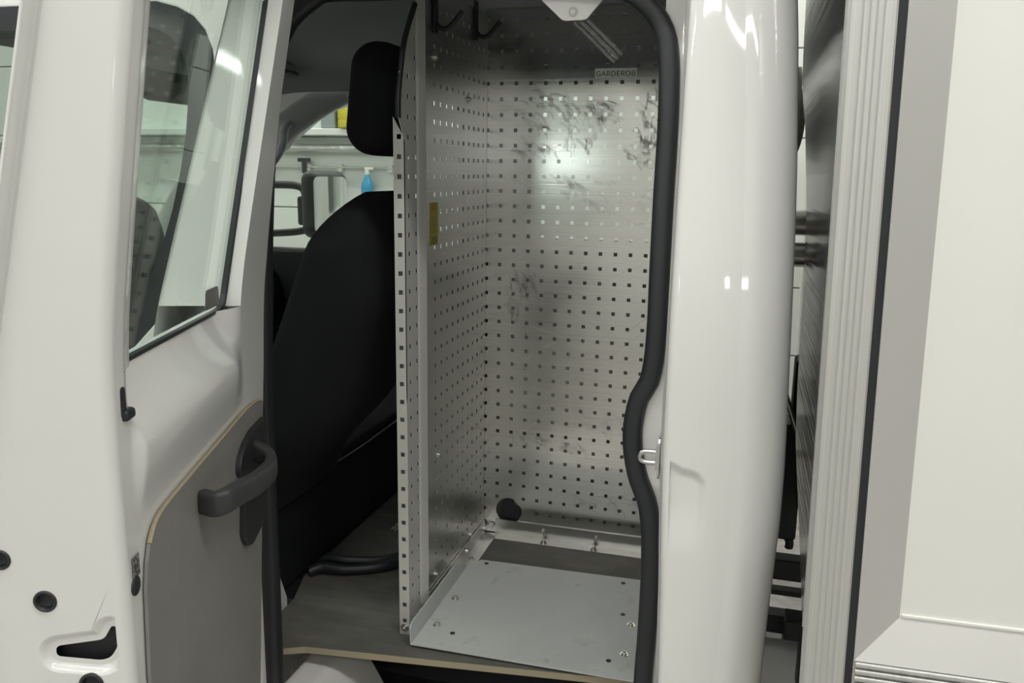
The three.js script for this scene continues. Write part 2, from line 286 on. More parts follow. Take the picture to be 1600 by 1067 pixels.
  const im = mesh('interior_mirror', rbox(0.06, 0.095, 0.25, 0.025).rotateZ(0.15).translate(-1.80, 1.90, -2.36), M.blackPlastic, van);
  mesh('mirror_stalk', tube([[-1.83, 1.93, -2.36], [-1.95, 1.98, -2.36], [-2.06, 2.0, -2.36]], 0.013, 12, 8), M.blackPlastic, im);

  // passenger door mirror on its two bars
  const mh = mesh('door_mirror', crease(rbox(0.205, 0.30, 0.10, 0.045, 0, 0, 0, 4), 0.8).rotateY(0.95).translate(-1.835, 1.495, -3.42), M.blackPlastic, van);
  mesh('mirror_glass', plate(roundPoly([[-0.08, -0.125], [0.08, -0.125], [0.08, 0.125], [-0.08, 0.125]], 0.03), 0.004).rotateY(0.95).translate(-1.7905, 1.495, -3.389), new THREE.MeshStandardMaterial({ color: 0xffffff, metalness: 1, roughness: 0.02 }), mh);
  mesh('mirror_arm', bake([tube([[-2.30, 1.585, -3.25], [-2.10, 1.58, -3.36], [-1.97, 1.575, -3.42], [-1.93, 1.53, -3.42], [-1.925, 1.40, -3.42], [-1.96, 1.372, -3.42], [-2.1, 1.36, -3.36], [-2.3, 1.35, -3.25]], 0.017, 60, 10), rspan(-1.96, -1.90, 1.40, 1.53, -3.45, -3.39, 0.012)]), M.blackPlastic, mh);
}

// ---------------------------------------------------------------- the open rear side door
{
  const TH = -72 * Math.PI / 180;
  const door = new THREE.Group(); door.name = 'rear_door'; van.add(door);
  door.position.set(-0.781, 0, -1.2); door.rotation.y = TH;
  door.userData.label = 'open rear side door with window and grey hardboard trim';
  // local frame: x along the door from the hinge, y up, z outward (inner face near z = 0)
  const wi = (y) => 0.145 * 0.03 * Math.log(1 + Math.exp((y - 1.46) / 0.03));                   // towards the inside
  const wo = (y) => -0.158 + 0.228 * 0.05 * Math.log(1 + Math.exp((y - 1.285) / 0.05));
  const UE = 0.556, YB = 0.55, YT = 2.04;
  const hingeU = [[0.55, 0.16], [0.779, 0.085], [0.851, 0.066], [1.007, 0.022], [1.172, -0.012], [1.324, -0.048], [1.5, -0.075], [1.76, -0.064], [1.93, -0.09], [2.05, -0.09]];
  const N = 70, yAt = (v) => lerp(YB, YT, v);
  const GB = 1.438, GT = 1.96;                                        // window bottom and top
  const belt = (y) => y > 1.352 ? lerp(0.011, -0.026, smooth(1.346, 1.444, y) * 0.55 + 0.45 * clamp((y - 1.352) / 0.086)) : 0.011 * smooth(1.262, 1.345, y);   // sloped shelf under the glass rolling over into the inner face
  const inner = (u, y) => wi(y) + (y < GB + 0.001 ? belt(y) * smooth(0.514, 0.500, u) * smooth(0.082, 0.15, u) : 0);
  const P = (u, y, w) => [u, y, -w];
  const gu0 = (y) => lerp(0.082, -0.012, clamp((y - 1.438) / 0.47)), gu1 = () => 0.492;
  const gw = (y) => wi(y) - 0.026;
  const parts = [];
  const ysAll = Array.from({ length: 121 }, (_, i) => yAt(i / 120));
  // outer skin
  parts.push(grid((u, v) => { const y = lerp(YB, 1.335, v); return P(lerp(tab(hingeU, y), UE + 0.016, u), y, wo(y)); }, 20, N));
  parts.push(grid((u, v) => { const y = lerp(1.335, YT, v); return P(lerp(tab(hingeU, y), gu0(y) + 0.01, u), y, wo(y)); }, 4, 30));
  parts.push(grid((u, v) => { const y = lerp(1.335, YT, v); return P(lerp(gu1(y) - 0.006, UE + 0.016, u), y, wo(y)); }, 4, 30));
  parts.push(grid((u, v) => { const y = lerp(GB, YT, v); return P(gu0(y) + 0.006 * (1 - u), y, lerp(wo(y), gw(y) - 0.006, u)); }, 3, 30));
  parts.push(grid((u, v) => { const y = lerp(GB, YT, v); return P(gu1(y) - 0.006 * (1 - u), y, lerp(wo(y), gw(y) - 0.006, u)); }, 3, 30));
  parts.push(grid((u, v) => P(lerp(0.06, 0.51, u), lerp(1.335, GB - 0.002, v), lerp(wo(1.335), -0.036, v)), 10, 4));
  // end face: flange, groove, flat with holes, rounded inner edge
  parts.push(grid((u, v) => { const y = yAt(v), w = wo(y); const q = [[UE + 0.016, w], [UE + 0.0175, w + 0.002], [UE + 0.0165, w + 0.0045], [UE + 0.004, w + 0.006], [UE - 0.002, w + 0.008], [UE - 0.001, w + 0.010], [UE, w + 0.012]][Math.round(u * 6)]; return P(q[0], y, q[1]); }, 6, N));
  const flat = [];
  for (let i = 0; i <= 60; i++) { const y = yAt(i / 60); flat.push([wo(y) + 0.012, y]); }
  for (let i = 60; i >= 0; i--) { const y = yAt(i / 60); flat.push([wi(y) - 0.013, y]); }
  const latch = roundPoly([[-0.082, 1.127], [-0.082, 1.139], [-0.030, 1.1465], [-0.021, 1.162], [-0.0165, 1.162], [-0.016, 1.138], [-0.024, 1.125], [-0.034, 1.1215]], [0.005, 0.006, 0.006, 0.002, 0.002, 0.004, 0.005, 0.006]);
  const holes = [[-0.085, 1.195, 0.0105], [-0.045, 1.096, 0.012], [-0.127, 1.243, 0.0095]];
  const offs = (pts, r, lim) => pts.map((p, i) => { const a = pts[(i + pts.length - 1) % pts.length], b = pts[(i + 1) % pts.length]; let nx = 0, ny = 0; for (const [q0, q1] of [[a, p], [p, b]]) { const L = Math.hypot(q1[0] - q0[0], q1[1] - q0[1]) || 1; nx += (q1[1] - q0[1]) / L; ny -= (q1[0] - q0[0]) / L; } const L = Math.hypot(nx, ny) || 1, area = pts.reduce((s, q, k) => { const w = pts[(k + 1) % pts.length]; return s + q[0] * w[1] - w[0] * q[1]; }, 0); const sg = area > 0 ? 1 : -1; return [Math.min(lim, p[0] + sg * r * nx / L), p[1] + sg * r * ny / L]; });
  const rimO = offs(latch, 0.016, -0.0138), rimI = offs(latch, 0.006, -0.0148), RD = 0.006;
  {
    const s = shapeOf(flat); s.holes.push(pathOf(rimO)); for (const h of holes) s.holes.push(pathOf(circ(h[0], h[1], h[2])));
    // local plane (w, y) -> x = UE ; w -> -z
    const g = new THREE.ShapeGeometry(s);
    parts.push(basis(g, [UE, 0, 0], [0, 0, -1], [0, 1, 0], [1, 0, 0]));
    const s2 = shapeOf(rimI); s2.holes.push(pathOf(latch));
    parts.push(basis(new THREE.ShapeGeometry(s2), [UE - RD, 0, 0], [0, 0, -1], [0, 1, 0], [1, 0, 0]));
    const nl = latch.length;
    parts.push(grid((u, v) => { const i = Math.round(u * nl) % nl, t = smooth(0, 1, v); return [UE - RD * t, lerp(rimO[i][1], rimI[i][1], v), -lerp(rimO[i][0], rimI[i][0], v)]; }, nl, 6));
  }
  parts.push(grid((u, v) => { const y = yAt(v), a = u * Math.PI / 2, r = 0.013; return P(UE - r + r * Math.cos(a), y, wi(y) - r + r * Math.sin(a)); }, 8, N));
  // inner face below the window, from the hinge edge to the rounded edge
  parts.push(grid((u, v) => { const y = lerp(YB, GB, v), x = lerp(tab(hingeU, y), UE - 0.013, u); return P(x, y, inner(x, y)); }, 90, 200));
  // hinge edge
  parts.push(grid((u, v) => { const y = yAt(v); return P(tab(hingeU, y), y, lerp(wo(y), inner(tab(hingeU, y), y), u)); }, 3, N));
  // window posts: inner faces and reveals
  parts.push(grid((u, v) => { const y = lerp(GB - 0.003, YT, v), a = tab(hingeU, y), b = gu0(y); return P(lerp(a, b, u), y, wi(y)); }, 10, 30));
  parts.push(grid((u, v) => { const y = lerp(GB, YT, v), b = gu0(y); return P(b + 0.004 * u, y, lerp(wi(y), gw(y) - 0.012, u)); }, 3, 30));
  parts.push(grid((u, v) => { const y = lerp(GB, YT, v); return P(lerp(gu1(y), UE - 0.013, u), y, wi(y) - 0.006 * (1 - smooth(0, 0.6, u))); }, 8, 30));
  parts.push(grid((u, v) => { const y = lerp(GB, YT, v); return P(gu1(y) - 0.003 * u, y, lerp(wi(y) - 0.006, gw(y) - 0.012, u)); }, 3, 30));
  // sill under the glass, top rail
  parts.push(grid((u, v) => P(lerp(0.06, 0.51, u), GB, lerp(-0.026, -0.038, v)), 10, 2));
  parts.push(span(-0.09, UE, GT, YT, -wi(2.0) + 0.005, 0.02));
  mesh('door_shell', bake(parts), M.paint, door);
  // pocket behind the latch hole
  mesh('latch', span(UE - 0.06, UE - 0.018, 1.11, 1.175, 0.008, 0.092), M.blackPlastic, door);
  // glass
  const gl = roundPoly([[0.078, GB - 0.004], [0.497, GB - 0.004], [0.497, GT + 0.01], [-0.03, GT + 0.01]], [0.03, 0.012, 0.03, 0.03]);
  const toGlass = (g, o) => { const p = g.attributes.position; for (let i = 0; i < p.count; i++) p.setZ(i, p.getZ(i) - gw(p.getY(i)) + o); g.computeVertexNormals(); return g; };
  mesh('window_pane', toGlass(plate(gl, 0.003), 0.003), M.glass, door).userData.label = 'greenish tinted window pane';
  const gin = roundPoly([[0.089, GB + 0.001], [0.489, GB + 0.001], [0.489, GT - 0.004], [-0.018, GT - 0.004]], [0.03, 0.01, 0.03, 0.03]);
  mesh('window_gasket', toGlass(plate(gl, 0.008, [gin]), -0.004), M.rubber, door);
  mesh('glass_label', toGlass(plate(roundPoly([[0.108, 1.445], [0.175, 1.445], [0.175, 1.475], [0.118, 1.475]], 0.006), 0.001), -0.0015), new THREE.MeshStandardMaterial({ color: new THREE.Color().setRGB(0.16, 0.15, 0.15), roughness: 0.5 }), door);
  // hardboard trim with pale raw edge
  const trimPts = [[-0.006, 1.257], [0.02, 1.266], [0.091, 1.271], [0.226, 1.266], [0.336, 1.262], [0.428, 1.258], [0.464, 1.254], [0.484, 1.246], [0.498, 1.233], [0.508, 1.215], [0.516, 1.186], [0.524, 1.094], [0.53, 0.78], [0.53, 0.6], [0.13, 0.6], [0.093, 0.784], [0.032, 1.071], [-0.006, 1.25]];
  const tn = noise2(256, 256, 4, 4, 5);
  const trimTex = dataTex(256, 256, (x, y, i) => { const v = 0.56 + 0.07 * (tn[i] - 0.5); return [v, v * 0.985, v * 0.955]; }, true);
  mesh('trim_panel', plate(trimPts, 0.004, [], 0).rotateY(0).translate(0, 0, -0.006), new THREE.MeshStandardMaterial({ color: 0xffffff, map: rep(trimTex, 2, 2), roughness: 0.42 }), door).userData.label = 'grey hardboard trim panel';
  const edge = trimPts.slice(0, 9).map(p => [p[0], p[1] + 0.0006, -0.0045]);
  mesh('trim_edge', sweep(edge, superEllip(0.0012, 0.0028, 8, 0.6), [0, 0, 1], 80), new THREE.MeshStandardMaterial({ color: new THREE.Color().setRGB(0.36, 0.30, 0.20), roughness: 0.8 }), door).userData.label = 'pale raw edge of the trim';
  // pull handle on its black backing plate
  const bp = roundPoly([[0.005, 1.236], [0.09, 1.238], [0.139, 1.228], [0.166, 1.212], [0.173, 1.194], [0.149, 1.172], [0.154, 1.145], [0.168, 1.087], [0.147, 1.063], [0.123, 1.055], [0.05, 1.063], [0.03, 1.09]], 0.012);
  mesh('handle_plate', plate(bp, 0.006, [], 0.002).translate(0, 0, -0.013), M.blackPlastic, door);
  mesh('pull_handle', crease(sweep([[0.33, 1.214, -0.010], [0.345, 1.217, -0.030], [0.338, 1.220, -0.044], [0.30, 1.216, -0.05], [0.25, 1.205, -0.053], [0.20, 1.199, -0.056], [0.150, 1.193, -0.054], [0.112, 1.193, -0.044], [0.098, 1.198, -0.030], [0.085, 1.203, -0.010]], superEllip(0.010, 0.0168, 20, 0.5), [0, 1, 0], 70), 0.7), M.handle, door);
  // grommets, stopper, plug, small code sticker
  for (const [w, y, r] of [[-0.085, 1.195, 0.0125], [-0.127, 1.243, 0.0115], [-0.045, 1.096, 0.0135]]) {
    if (!r) continue;
    mesh('grommet', new THREE.LatheGeometry([[0, -0.006], [r * 0.55, -0.006], [r * 0.68, -0.003], [r * 0.72, 0.0015], [r * 0.9, 0.002], [r, 0.0005], [r, -0.002]].map(p => new THREE.Vector2(...p)), 28).rotateZ(-Math.PI / 2).translate(UE, y, -w), M.blackPlastic, door);
  }
  mesh('door_stopper', bake([rbox(0.012, 0.034, 0.014, 0.004, 0.527, 1.407, 0.004), rbox(0.022, 0.012, 0.018, 0.004, 0.52, 1.392, 0.002)]), M.rubber, door);
  mesh('plug', new THREE.SphereGeometry(0.011, 20, 12).scale(1, 1, 0.25).translate(0.532, 1.2, -0.001), M.blackPlastic, door);
  const codeTex = canvasTex(64, 96, (c, w, h) => { c.fillStyle = '#8d8c88'; c.fillRect(0, 0, w, h); c.fillStyle = '#3c3c3c'; for (let y = 6; y < h - 6; y += 6) for (let x = 6; x < w - 6; x += 6) if (rnd() > 0.45) c.fillRect(x, y, 6, 6); });
  mesh('code_sticker', new THREE.PlaneGeometry(0.019, 0.026).rotateY(Math.PI).translate(0.528, 1.221, -0.0012), new THREE.MeshStandardMaterial({ map: codeTex, roughness: 0.6 }), door);
}

// ---------------------------------------------------------------- perforated locker
const PITCH = 0.038, HS = 0.0046;
const sq = (x, y) => [[x - HS, y - HS], [x - HS, y + HS], [x + HS, y + HS], [x + HS, y - HS]];
const locker = thing('wardrobe_locker', 'perforated bare metal wardrobe locker with back and side sheet inside the doorway', 'locker');
{
  // stained copy of the sheet metal for the back: hand marks, wipes and scratches
  const W = 1024, H = 2048, X0 = -0.66, XW = 0.6, Y0 = 0.67, YH = 1.38;
  const cx = (x) => (x - X0) / XW * W, cy = (y) => H - (y - Y0) / YH * H;
  const nA = noise2(W, H, 4, 9, 5), nB = noise2(W, H, 26, 60, 3), nS = noise2(W, H, 2, 420, 2), nC = noise2(W, H, 10, 50, 4);
  const spots = [[-0.49, 1.80, 0.075, 0.05, 1], [-0.40, 1.75, 0.05, 0.07, 0.8], [-0.36, 1.80, 0.05, 0.025, 0.9], [-0.22, 1.77, 0.055, 0.09, 1.1], [-0.25, 1.70, 0.06, 0.03, 0.8], [-0.52, 1.70, 0.05, 0.02, 0.5], [-0.44, 1.62, 0.13, 0.02, 0.4], [-0.57, 1.32, 0.02, 0.07, 0.7], [-0.54, 1.36, 0.02, 0.03, 0.8], [-0.47, 0.93, 0.12, 0.016, 0.6], [-0.32, 1.0, 0.10, 0.03, 0.4], [-0.27, 0.78, 0.12, 0.03, 0.5], [-0.3, 1.58, 0.2, 0.03, 0.35]];
  const sm = document.createElement('canvas'); sm.width = W; sm.height = H; const c3 = sm.getContext('2d');
  c3.fillStyle = '#000'; c3.fillRect(0, 0, W, H); c3.lineCap = 'round';
  for (const [sx, sy, rx, ry, a] of spots) for (let k = 0; k < 34; k++) {
    const t = rnd() * 2 * Math.PI, q = Math.sqrt(rnd()), x = sx + rx * q * Math.cos(t), y = sy + ry * q * Math.sin(t), l = lerp(0.006, 0.028, rnd()), dir = (rnd() - 0.5) * 1.2 + (ry > rx ? 1.9 : -0.5);
    c3.strokeStyle = `rgba(255,255,255,${a * lerp(0.06, 0.22, rnd())})`; c3.lineWidth = lerp(4, 20, rnd() ** 2);
    c3.beginPath(); c3.moveTo(cx(x - l * Math.cos(dir)), cy(y - l * Math.sin(dir))); c3.quadraticCurveTo(cx(x + 0.006), cy(y + 0.006), cx(x + l * Math.cos(dir)), cy(y + l * Math.sin(dir))); c3.stroke();
  }
  const smd = c3.getImageData(0, 0, W, H).data, dirt = new Float32Array(W * H);
  for (let y = 0; y < H; y++) for (let x = 0; x < W; x++) { const i = y * W + x; dirt[i] = smd[((H - 1 - y) * W + x) * 4] / 255 * smooth(0.28, 0.6, nC[i] * 0.5 + nB[i] * 0.5); }
  // scratches drawn as strokes
  const scr = document.createElement('canvas'); scr.width = W; scr.height = H; const c2 = scr.getContext('2d');
  c2.fillStyle = '#000'; c2.fillRect(0, 0, W, H); c2.lineCap = 'round';
  for (let k = 0; k < 150; k++) {
    const near = k < 70, x = near ? lerp(-0.34, -0.14, rnd()) : lerp(-0.62, -0.14, rnd()), y = near ? lerp(1.38, 1.72, rnd()) : lerp(0.8, 1.75, rnd()), l = lerp(0.015, near ? 0.11 : 0.06, rnd()), a = (rnd() - 0.5) * (near ? 0.5 : 1.6);
    c2.strokeStyle = `rgba(255,255,255,${lerp(0.15, 0.7, rnd())})`; c2.lineWidth = lerp(0.8, 2.2, rnd());
    c2.beginPath(); c2.moveTo(cx(x - l * Math.cos(a)), cy(y - l * Math.sin(a))); c2.quadraticCurveTo(cx(x), cy(y + (near ? 0.02 : 0.006)), cx(x + l * Math.cos(a)), cy(y + l * Math.sin(a))); c2.stroke();
  }
  const sd = c2.getImageData(0, 0, W, H).data;
  const scrAt = (x, y) => sd[((H - 1 - y) * W + x) * 4] / 255;
  const mapB = dataTex(W, H, (x, y, i) => { const v = 0.85 + 0.05 * (nS[i] - 0.5) + 0.12 * (nA[i] - 0.5) - 0.6 * dirt[i] + 0.08 * scrAt(x, y); return [v, v, v * 0.98]; }, true);
  const rghB = dataTex(W, H, (x, y, i) => 0.20 + 0.14 * (nA[i] - 0.5) + 0.03 * (nS[i] - 0.5) + 0.4 * dirt[i] + 0.15 * scrAt(x, y));
  const bmpB = dataTex(W, H, (x, y, i) => 0.45 * nS[i] + 0.5 * nA[i] - 0.4 * scrAt(x, y));
  const tr = (t) => { t.repeat.set(1 / XW, 1 / YH); t.offset.set(-X0 / XW, -Y0 / YH); return t; };
  M.back = new THREE.MeshPhysicalMaterial({ anisotropy: 0.75, color: 0xffffff, map: tr(mapB), metalness: 1, roughness: 1, roughnessMap: tr(rghB), bumpMap: tr(bmpB), bumpScale: 0.00008 });

  const hb = [];
  const hole = [-0.577, 0.728, 0.037];
  const big = circ(hole[0], hole[1], hole[2], 40).filter(([x, y]) => !(x > hole[0] + 0.012 && y > hole[1] + 0.012));
  for (let c = 0; c <= 14; c++) for (let r = 0; r <= 35; r++) {
    const x = -0.65 + c * PITCH + (c ? 0 : 0.002), y = 2.0204 - r * PITCH;
    if (Math.hypot(x - hole[0], y - hole[1]) < hole[2] + 0.009) continue;
    if (c === 0 && r > 34) continue;
    hb.push(sq(x, y));
  }
  for (const [x, y] of [[-0.538, 1.232], [-0.54, 1.135], [-0.535, 1.33], [-0.522, 1.36]]) hb.push(circ(x, y, 0.0022, 8));
  mesh('back_panel', plate([[-0.6565, 0.6557], [-0.05, 0.6557], [-0.05, 2.045], [-0.6565, 2.045]], 0.0015, [...hb, big.reverse()]).translate(0, 0, -2.0815), M.back, locker).userData.label = 'perforated back sheet with hand marks and scratches';
  mesh('hole_flap', plate(roundPoly([[-0.03, -0.03], [0.02, -0.036], [0.036, -0.01], [0.034, 0.012], [0.012, 0.014], [0.010, 0.034], [-0.02, 0.032]], 0.012), 0.002).translate(hole[0], hole[1], -2.0925), M.rubber, locker);

  // side sheet, in the plane x = -0.649 (shape x = world z)
  const hp = [];
  for (let c = 0; c <= 9; c++) for (let r = -4; r <= 30; r++) { const y = 1.8286 - r * PITCH; if (y < 2.02) hp.push(sq(-1.7033 - c * PITCH, y)); }
  const zy = (g, x) => basis(g, [x, 0, 0], [0, 0, 1], [0, 1, 0], [-1, 0, 0]);
  const stripT = (g) => g;
  mesh('side_panel', zy(plate([[-2.079, 0.6557], [-1.60, 0.6557], [-1.60, 2.03], [-2.079, 2.03]], 0.0015, hp), -0.649), M.metal, locker).userData.label = 'perforated side sheet';
  // front post: perforated web with a bent front flange, top cut away in a slope
  const web = [];
  for (let r = -3; r <= 30; r++) for (const z of [-1.5455, -1.5825]) { const y = 1.8286 - r * PITCH; if (y > 1.86 && z > -1.56) continue; if (y > 1.935) continue; web.push(sq(z, y)); }
  for (const r of [0, 1]) web.push(sq(-1.5105, 1.8286 - r * PITCH));
  const webP = [[-1.64, 0.6557], [-1.525, 0.6557], [-1.525, 1.71], [-1.497, 1.752], [-1.499, 1.79], [-1.512, 1.84], [-1.53, 1.89], [-1.56, 1.935], [-1.585, 1.968], [-1.60, 1.98], [-1.64, 1.98]];
  mesh('front_post', zy(plate(webP, 0.0015, web), -0.6435), M.dull, locker);
  const fl = []; for (let r = 3; r <= 30; r++) fl.push(sq(-0.655, 1.8286 - r * PITCH));
  mesh('post_flange', plate([[-0.667, 0.6557], [-0.6435, 0.6557], [-0.6435, 1.712], [-0.667, 1.752]], 0.0015, fl).translate(0, 0, -1.5265), M.dull, locker);
  mesh('backing_strip', span(-0.666, -0.645, 0.656, 1.70, -1.534, -1.532), M.backing, locker);
  mesh('edge_trim', tube([[-0.6445, 1.748, -1.499], [-0.6445, 1.79, -1.501], [-0.6445, 1.84, -1.514], [-0.6445, 1.89, -1.532], [-0.6445, 1.935, -1.562], [-0.6445, 1.967, -1.587]], 0.0055, 40, 10), M.rubber, locker).userData.label = 'black rubber edge trim';
  // cover strip over the joint, slightly slanted
  mesh('cover_strip', crease(bake([grid((u, v) => { const q = [[-1.588, -0.6435], [-1.59, -0.6415], [-1.594, -0.6395], [-1.612, -0.633], [-1.6145, -0.634], [-1.616, -0.640], [-1.616, -0.6485]][Math.round(u * 6)]; return [q[1], lerp(0.705 - 0.012 * (u > 0.1 && u < 0.9 ? 1 : 0), 2.0, v), q[0]]; }, 6, 30)]), 0.5), M.dull, locker);

  // mounting angles with their bolts
  const L = 0.003;
  const backAng = mesh('mounting_angle', bake([span(-0.615, -0.06, 0.658, 0.700, -2.079, -2.076), span(-0.61, -0.06, 0.6556, 0.658, -2.079, -2.042)]), M.metal, locker);
  const sideAng = mesh('mounting_angle', bake([span(-0.6475, -0.6445, 0.658, 0.692, -2.075, -1.53), span(-0.6475, -0.608, 0.6556, 0.658, -2.075, -1.53)]), M.metal, locker);
  const boltG = bake([new THREE.CylinderGeometry(0.0062, 0.0068, 0.0045, 6).translate(0, 0.0035, 0), new THREE.CylinderGeometry(0.0095, 0.0095, 0.0015, 20).translate(0, 0.0008, 0), new THREE.SphereGeometry(0.004, 12, 8).scale(1, 0.5, 1).translate(0, 0.0057, 0)]);
  const bolt = (p, axis, parent) => { const b = mesh('bolt', boltG, M.bolt, parent); b.position.set(...p); if (axis === 'z') b.rotation.x = Math.PI / 2; if (axis === 'x') b.rotation.z = -Math.PI / 2; return b; };
  M.boltAt = bolt;
  for (const x of [-0.627, -0.478, -0.330, -0.18]) bolt([x, 0.680, -2.076], 'z', backAng);
  for (const x of [-0.471, -0.332]) bolt([x, 0.658, -2.058], 'y', backAng);
  for (const [y, z] of [[0.714, -1.698], [0.704, -1.952]]) bolt([-0.649, y, z], 'x', locker);
  for (const z of [-1.79, -1.91, -2.06]) bolt([-0.6445, 0.676, z], 'x', sideAng);
  bolt([-0.628, 0.658, -1.907], 'y', sideAng);
  bolt([-0.649, 1.004, -1.719], 'x', locker); bolt([-0.649, 1.818, -1.928], 'x', locker); bolt([-0.649, 1.885, -1.705], 'x', locker);
  bolt([-0.655, 0.672, -1.525], 'z', locker);
}
// coat hooks on the side sheet
{
  const hookAt = (z, label) => {
    const h = thing('coat_hook', label, 'hook', [-0.6472, z < -1.8 ? 1.965 : 1.94, z]);
    mesh('hook_plate', rbox(0.005, 0.09, 0.022, 0.002, 0.0025, 0.035, 0), M.blackPlastic, h);
    mesh('hook_prong', tube([[0.003, 0.01, 0], [0.014, 0.0, 0], [0.03, 0.0, 0], [0.046, 0.014, 0], [0.062, 0.032, 0]], 0.0055, 30, 10), M.blackPlastic, h);
  };
  hookAt(-1.70, 'black coat hook near the front edge of the perforated side sheet');
  hookAt(-1.97, 'black coat hook beside the inner corner of the locker');
}
// stickers
{
  const gt = canvasTex(512, 116, (c, w, h) => { c.fillStyle = '#d4d5d1'; c.fillRect(0, 0, w, h); c.fillStyle = '#1d1e1f'; c.textAlign = 'center'; c.textBaseline = 'middle'; c.font = '84px sans-serif'; const tw = c.measureText('GARDEROB').width; c.save(); c.translate(w / 2, h * 0.55); c.scale(490 / tw, 1); c.fillText('GARDEROB', 0, 0); c.restore(); });
  const s = mesh('name_sticker', bake([plate([[-0.051, -0.0115], [0.051, -0.0115], [0.051, 0.0115], [-0.051, 0.0115]], 0.0004)]), new THREE.MeshStandardMaterial({ metalness: 0.45, map: rep(gt, 1 / 0.102, 1 / 0.023, 0.5, 0.5), roughness: 0.45 }));
  s.position.set(-0.3245, 1.889, -2.0799); s.userData = tag(s, 'narrow sticker lettered GARDEROB on the perforated back sheet', 'sticker').userData;
  const yt = canvasTex(128, 256, (c, w, h) => {
    c.fillStyle = '#b5ad2c'; c.fillRect(0, 0, w, h); c.fillStyle = '#b0662c'; for (let k = 0; k < 3; k++) for (let x = 12; x < 108; x += 16) if (rnd() > 0.25) c.fillRect(x, 12 + k * 18, 12, 11);
    c.fillStyle = '#6a6424'; for (let y = 88; y < 185; y += 9) c.fillRect(14, y, lerp(50, 96, rnd()), 2); c.fillStyle = '#3a3818'; for (let x = 16; x < 100; x += 10) for (let y = 205; y < 244; y += 9) if (rnd() > 0.35) c.fillRect(x, y, 8, 7);
  });
  const y = mesh('warning_sticker', basis(plate([[-0.0245, -0.046], [0.0245, -0.046], [0.0245, 0.046], [-0.0245, 0.046]], 0.0004), [0, 0, 0], [0, 0, -1], [0, 1, 0], [1, 0, 0]), new THREE.MeshStandardMaterial({ map: rep(yt, 1 / 0.049, 1 / 0.092, 0.5, 0.5), roughness: 0.5 }));
  y.position.set(-0.6488, 1.538, -1.697); tag(y, 'yellow printed sticker on the perforated side sheet', 'sticker');
}
// grey floor tray with screws
{
  const tn = noise2(256, 256, 5, 5, 5);
  const tex = dataTex(256, 256, (x, y, i) => { const v = 0.82 + 0.04 * (tn[i] - 0.5) - 0.08 * smooth(0.62, 0.8, tn[i]); return [v, v * 1.01, v * 1.0]; }, true);
  const mat = new THREE.MeshStandardMaterial({ color: 0xffffff, map: rep(tex, 3, 3), roughness: 0.42 });
  const t = thing('floor_tray', 'light grey sheet metal tray screwed to the locker floor', 'tray', [0, 0, 0]);
  const floorG = plate([[-0.622, 1.481], [-0.10, 1.487], [-0.10, 1.912], [-0.599, 1.897], [-0.622, 1.845]], 0.003).rotateX(-Math.PI / 2).translate(0, 0.6615, 0);
  mesh('tray_plate', floorG, mat, t);
  mesh('tray_flange', basis(plate([[-1.481, 0.6615], [-1.478, 0.703], [-1.486, 0.711], [-1.50, 0.712], [-1.765, 0.712], [-1.845, 0.672], [-1.845, 0.6615]], 0.0025), [-0.622, 0, 0], [0, 0, 1], [0, 1, 0], [-1, 0, 0]), mat, t);
  for (const [x, z] of [[-0.596, -1.688], [-0.596, -1.567], [-0.183, -1.691], [-0.181, -1.572]]) M.boltAt([x, 0.6645, z], 'y', t);
  const holeG = new THREE.CylinderGeometry(0.0055, 0.0055, 0.001, 16);
  for (const [x, z] of [[-0.579, -1.88], [-0.552, -1.545], [-0.227, -1.88], [-0.207, -1.732], [-0.209, -1.541]]) mesh('screw_recess', holeG.clone().translate(x, 0.665, z), M.blackPlastic, t);
}
// plywood deck
{
  const pn = noise2(512, 512, 6, 40, 4), pm = noise2(512, 512, 5, 5, 5);
  const tex = dataTex(512, 512, (x, y, i) => { const v = 0.42 + 0.08 * (pn[i] - 0.5) + 0.16 * (pm[i] - 0.5); return [v, v * 0.985, v * 0.94]; }, true);
  const deck = thing('plywood_deck', 'worn grey-brown plywood deck board on the van floor under the locker', 'board');
  const out = [[-0.962, 1.504], [-0.883, 1.399], [-0.838, 1.42], [-0.05, 1.515], [0.02, 1.515], [0.02, 3.1], [-1.0, 3.1], [-1.0, 1.70], [-0.966, 1.592]];
  mesh('board_face', plate(out, 0.0008).rotateX(-Math.PI / 2).translate(0, 0.6545, 0), new THREE.MeshStandardMaterial({ color: 0xffffff, map: rep(tex, 2, 2), roughness: 0.6 }), deck);
  mesh('board_core', plate(out, 0.0145).rotateX(-Math.PI / 2).translate(0, 0.64, 0), new THREE.MeshStandardMaterial({ color: new THREE.Color().setRGB(0.42, 0.36, 0.25), roughness: 0.8 }), deck);
}
// white foot of the pillar and step below the deck
{
  mesh('sill', bake([
    basis(plate([[-1.33, 0.45], [-1.33, 1.2], [-1.40, 1.02], [-1.512, 0.80], [-1.562, 0.675], [-1.562, 0.45]], 0.01), [-0.966, 0, 0], [0, 0, 1], [0, 1, 0], [-1, 0, 0]),
    basis(plate(roundPoly([[-0.86, 0.42], [-0.70, 0.42], [-0.715, 0.50], [-0.75, 0.56], [-0.79, 0.60], [-0.86, 0.61]], 0.02), 0.2, [], 0.006), [0, 0, -1.55], [1, 0, 0], [0, 1, 0], [0, 0, 1]),
    rspan(-0.9, 0.04, 0.36, 0.46, -1.34, -1.22, 0.02)]), M.paint, van);
}

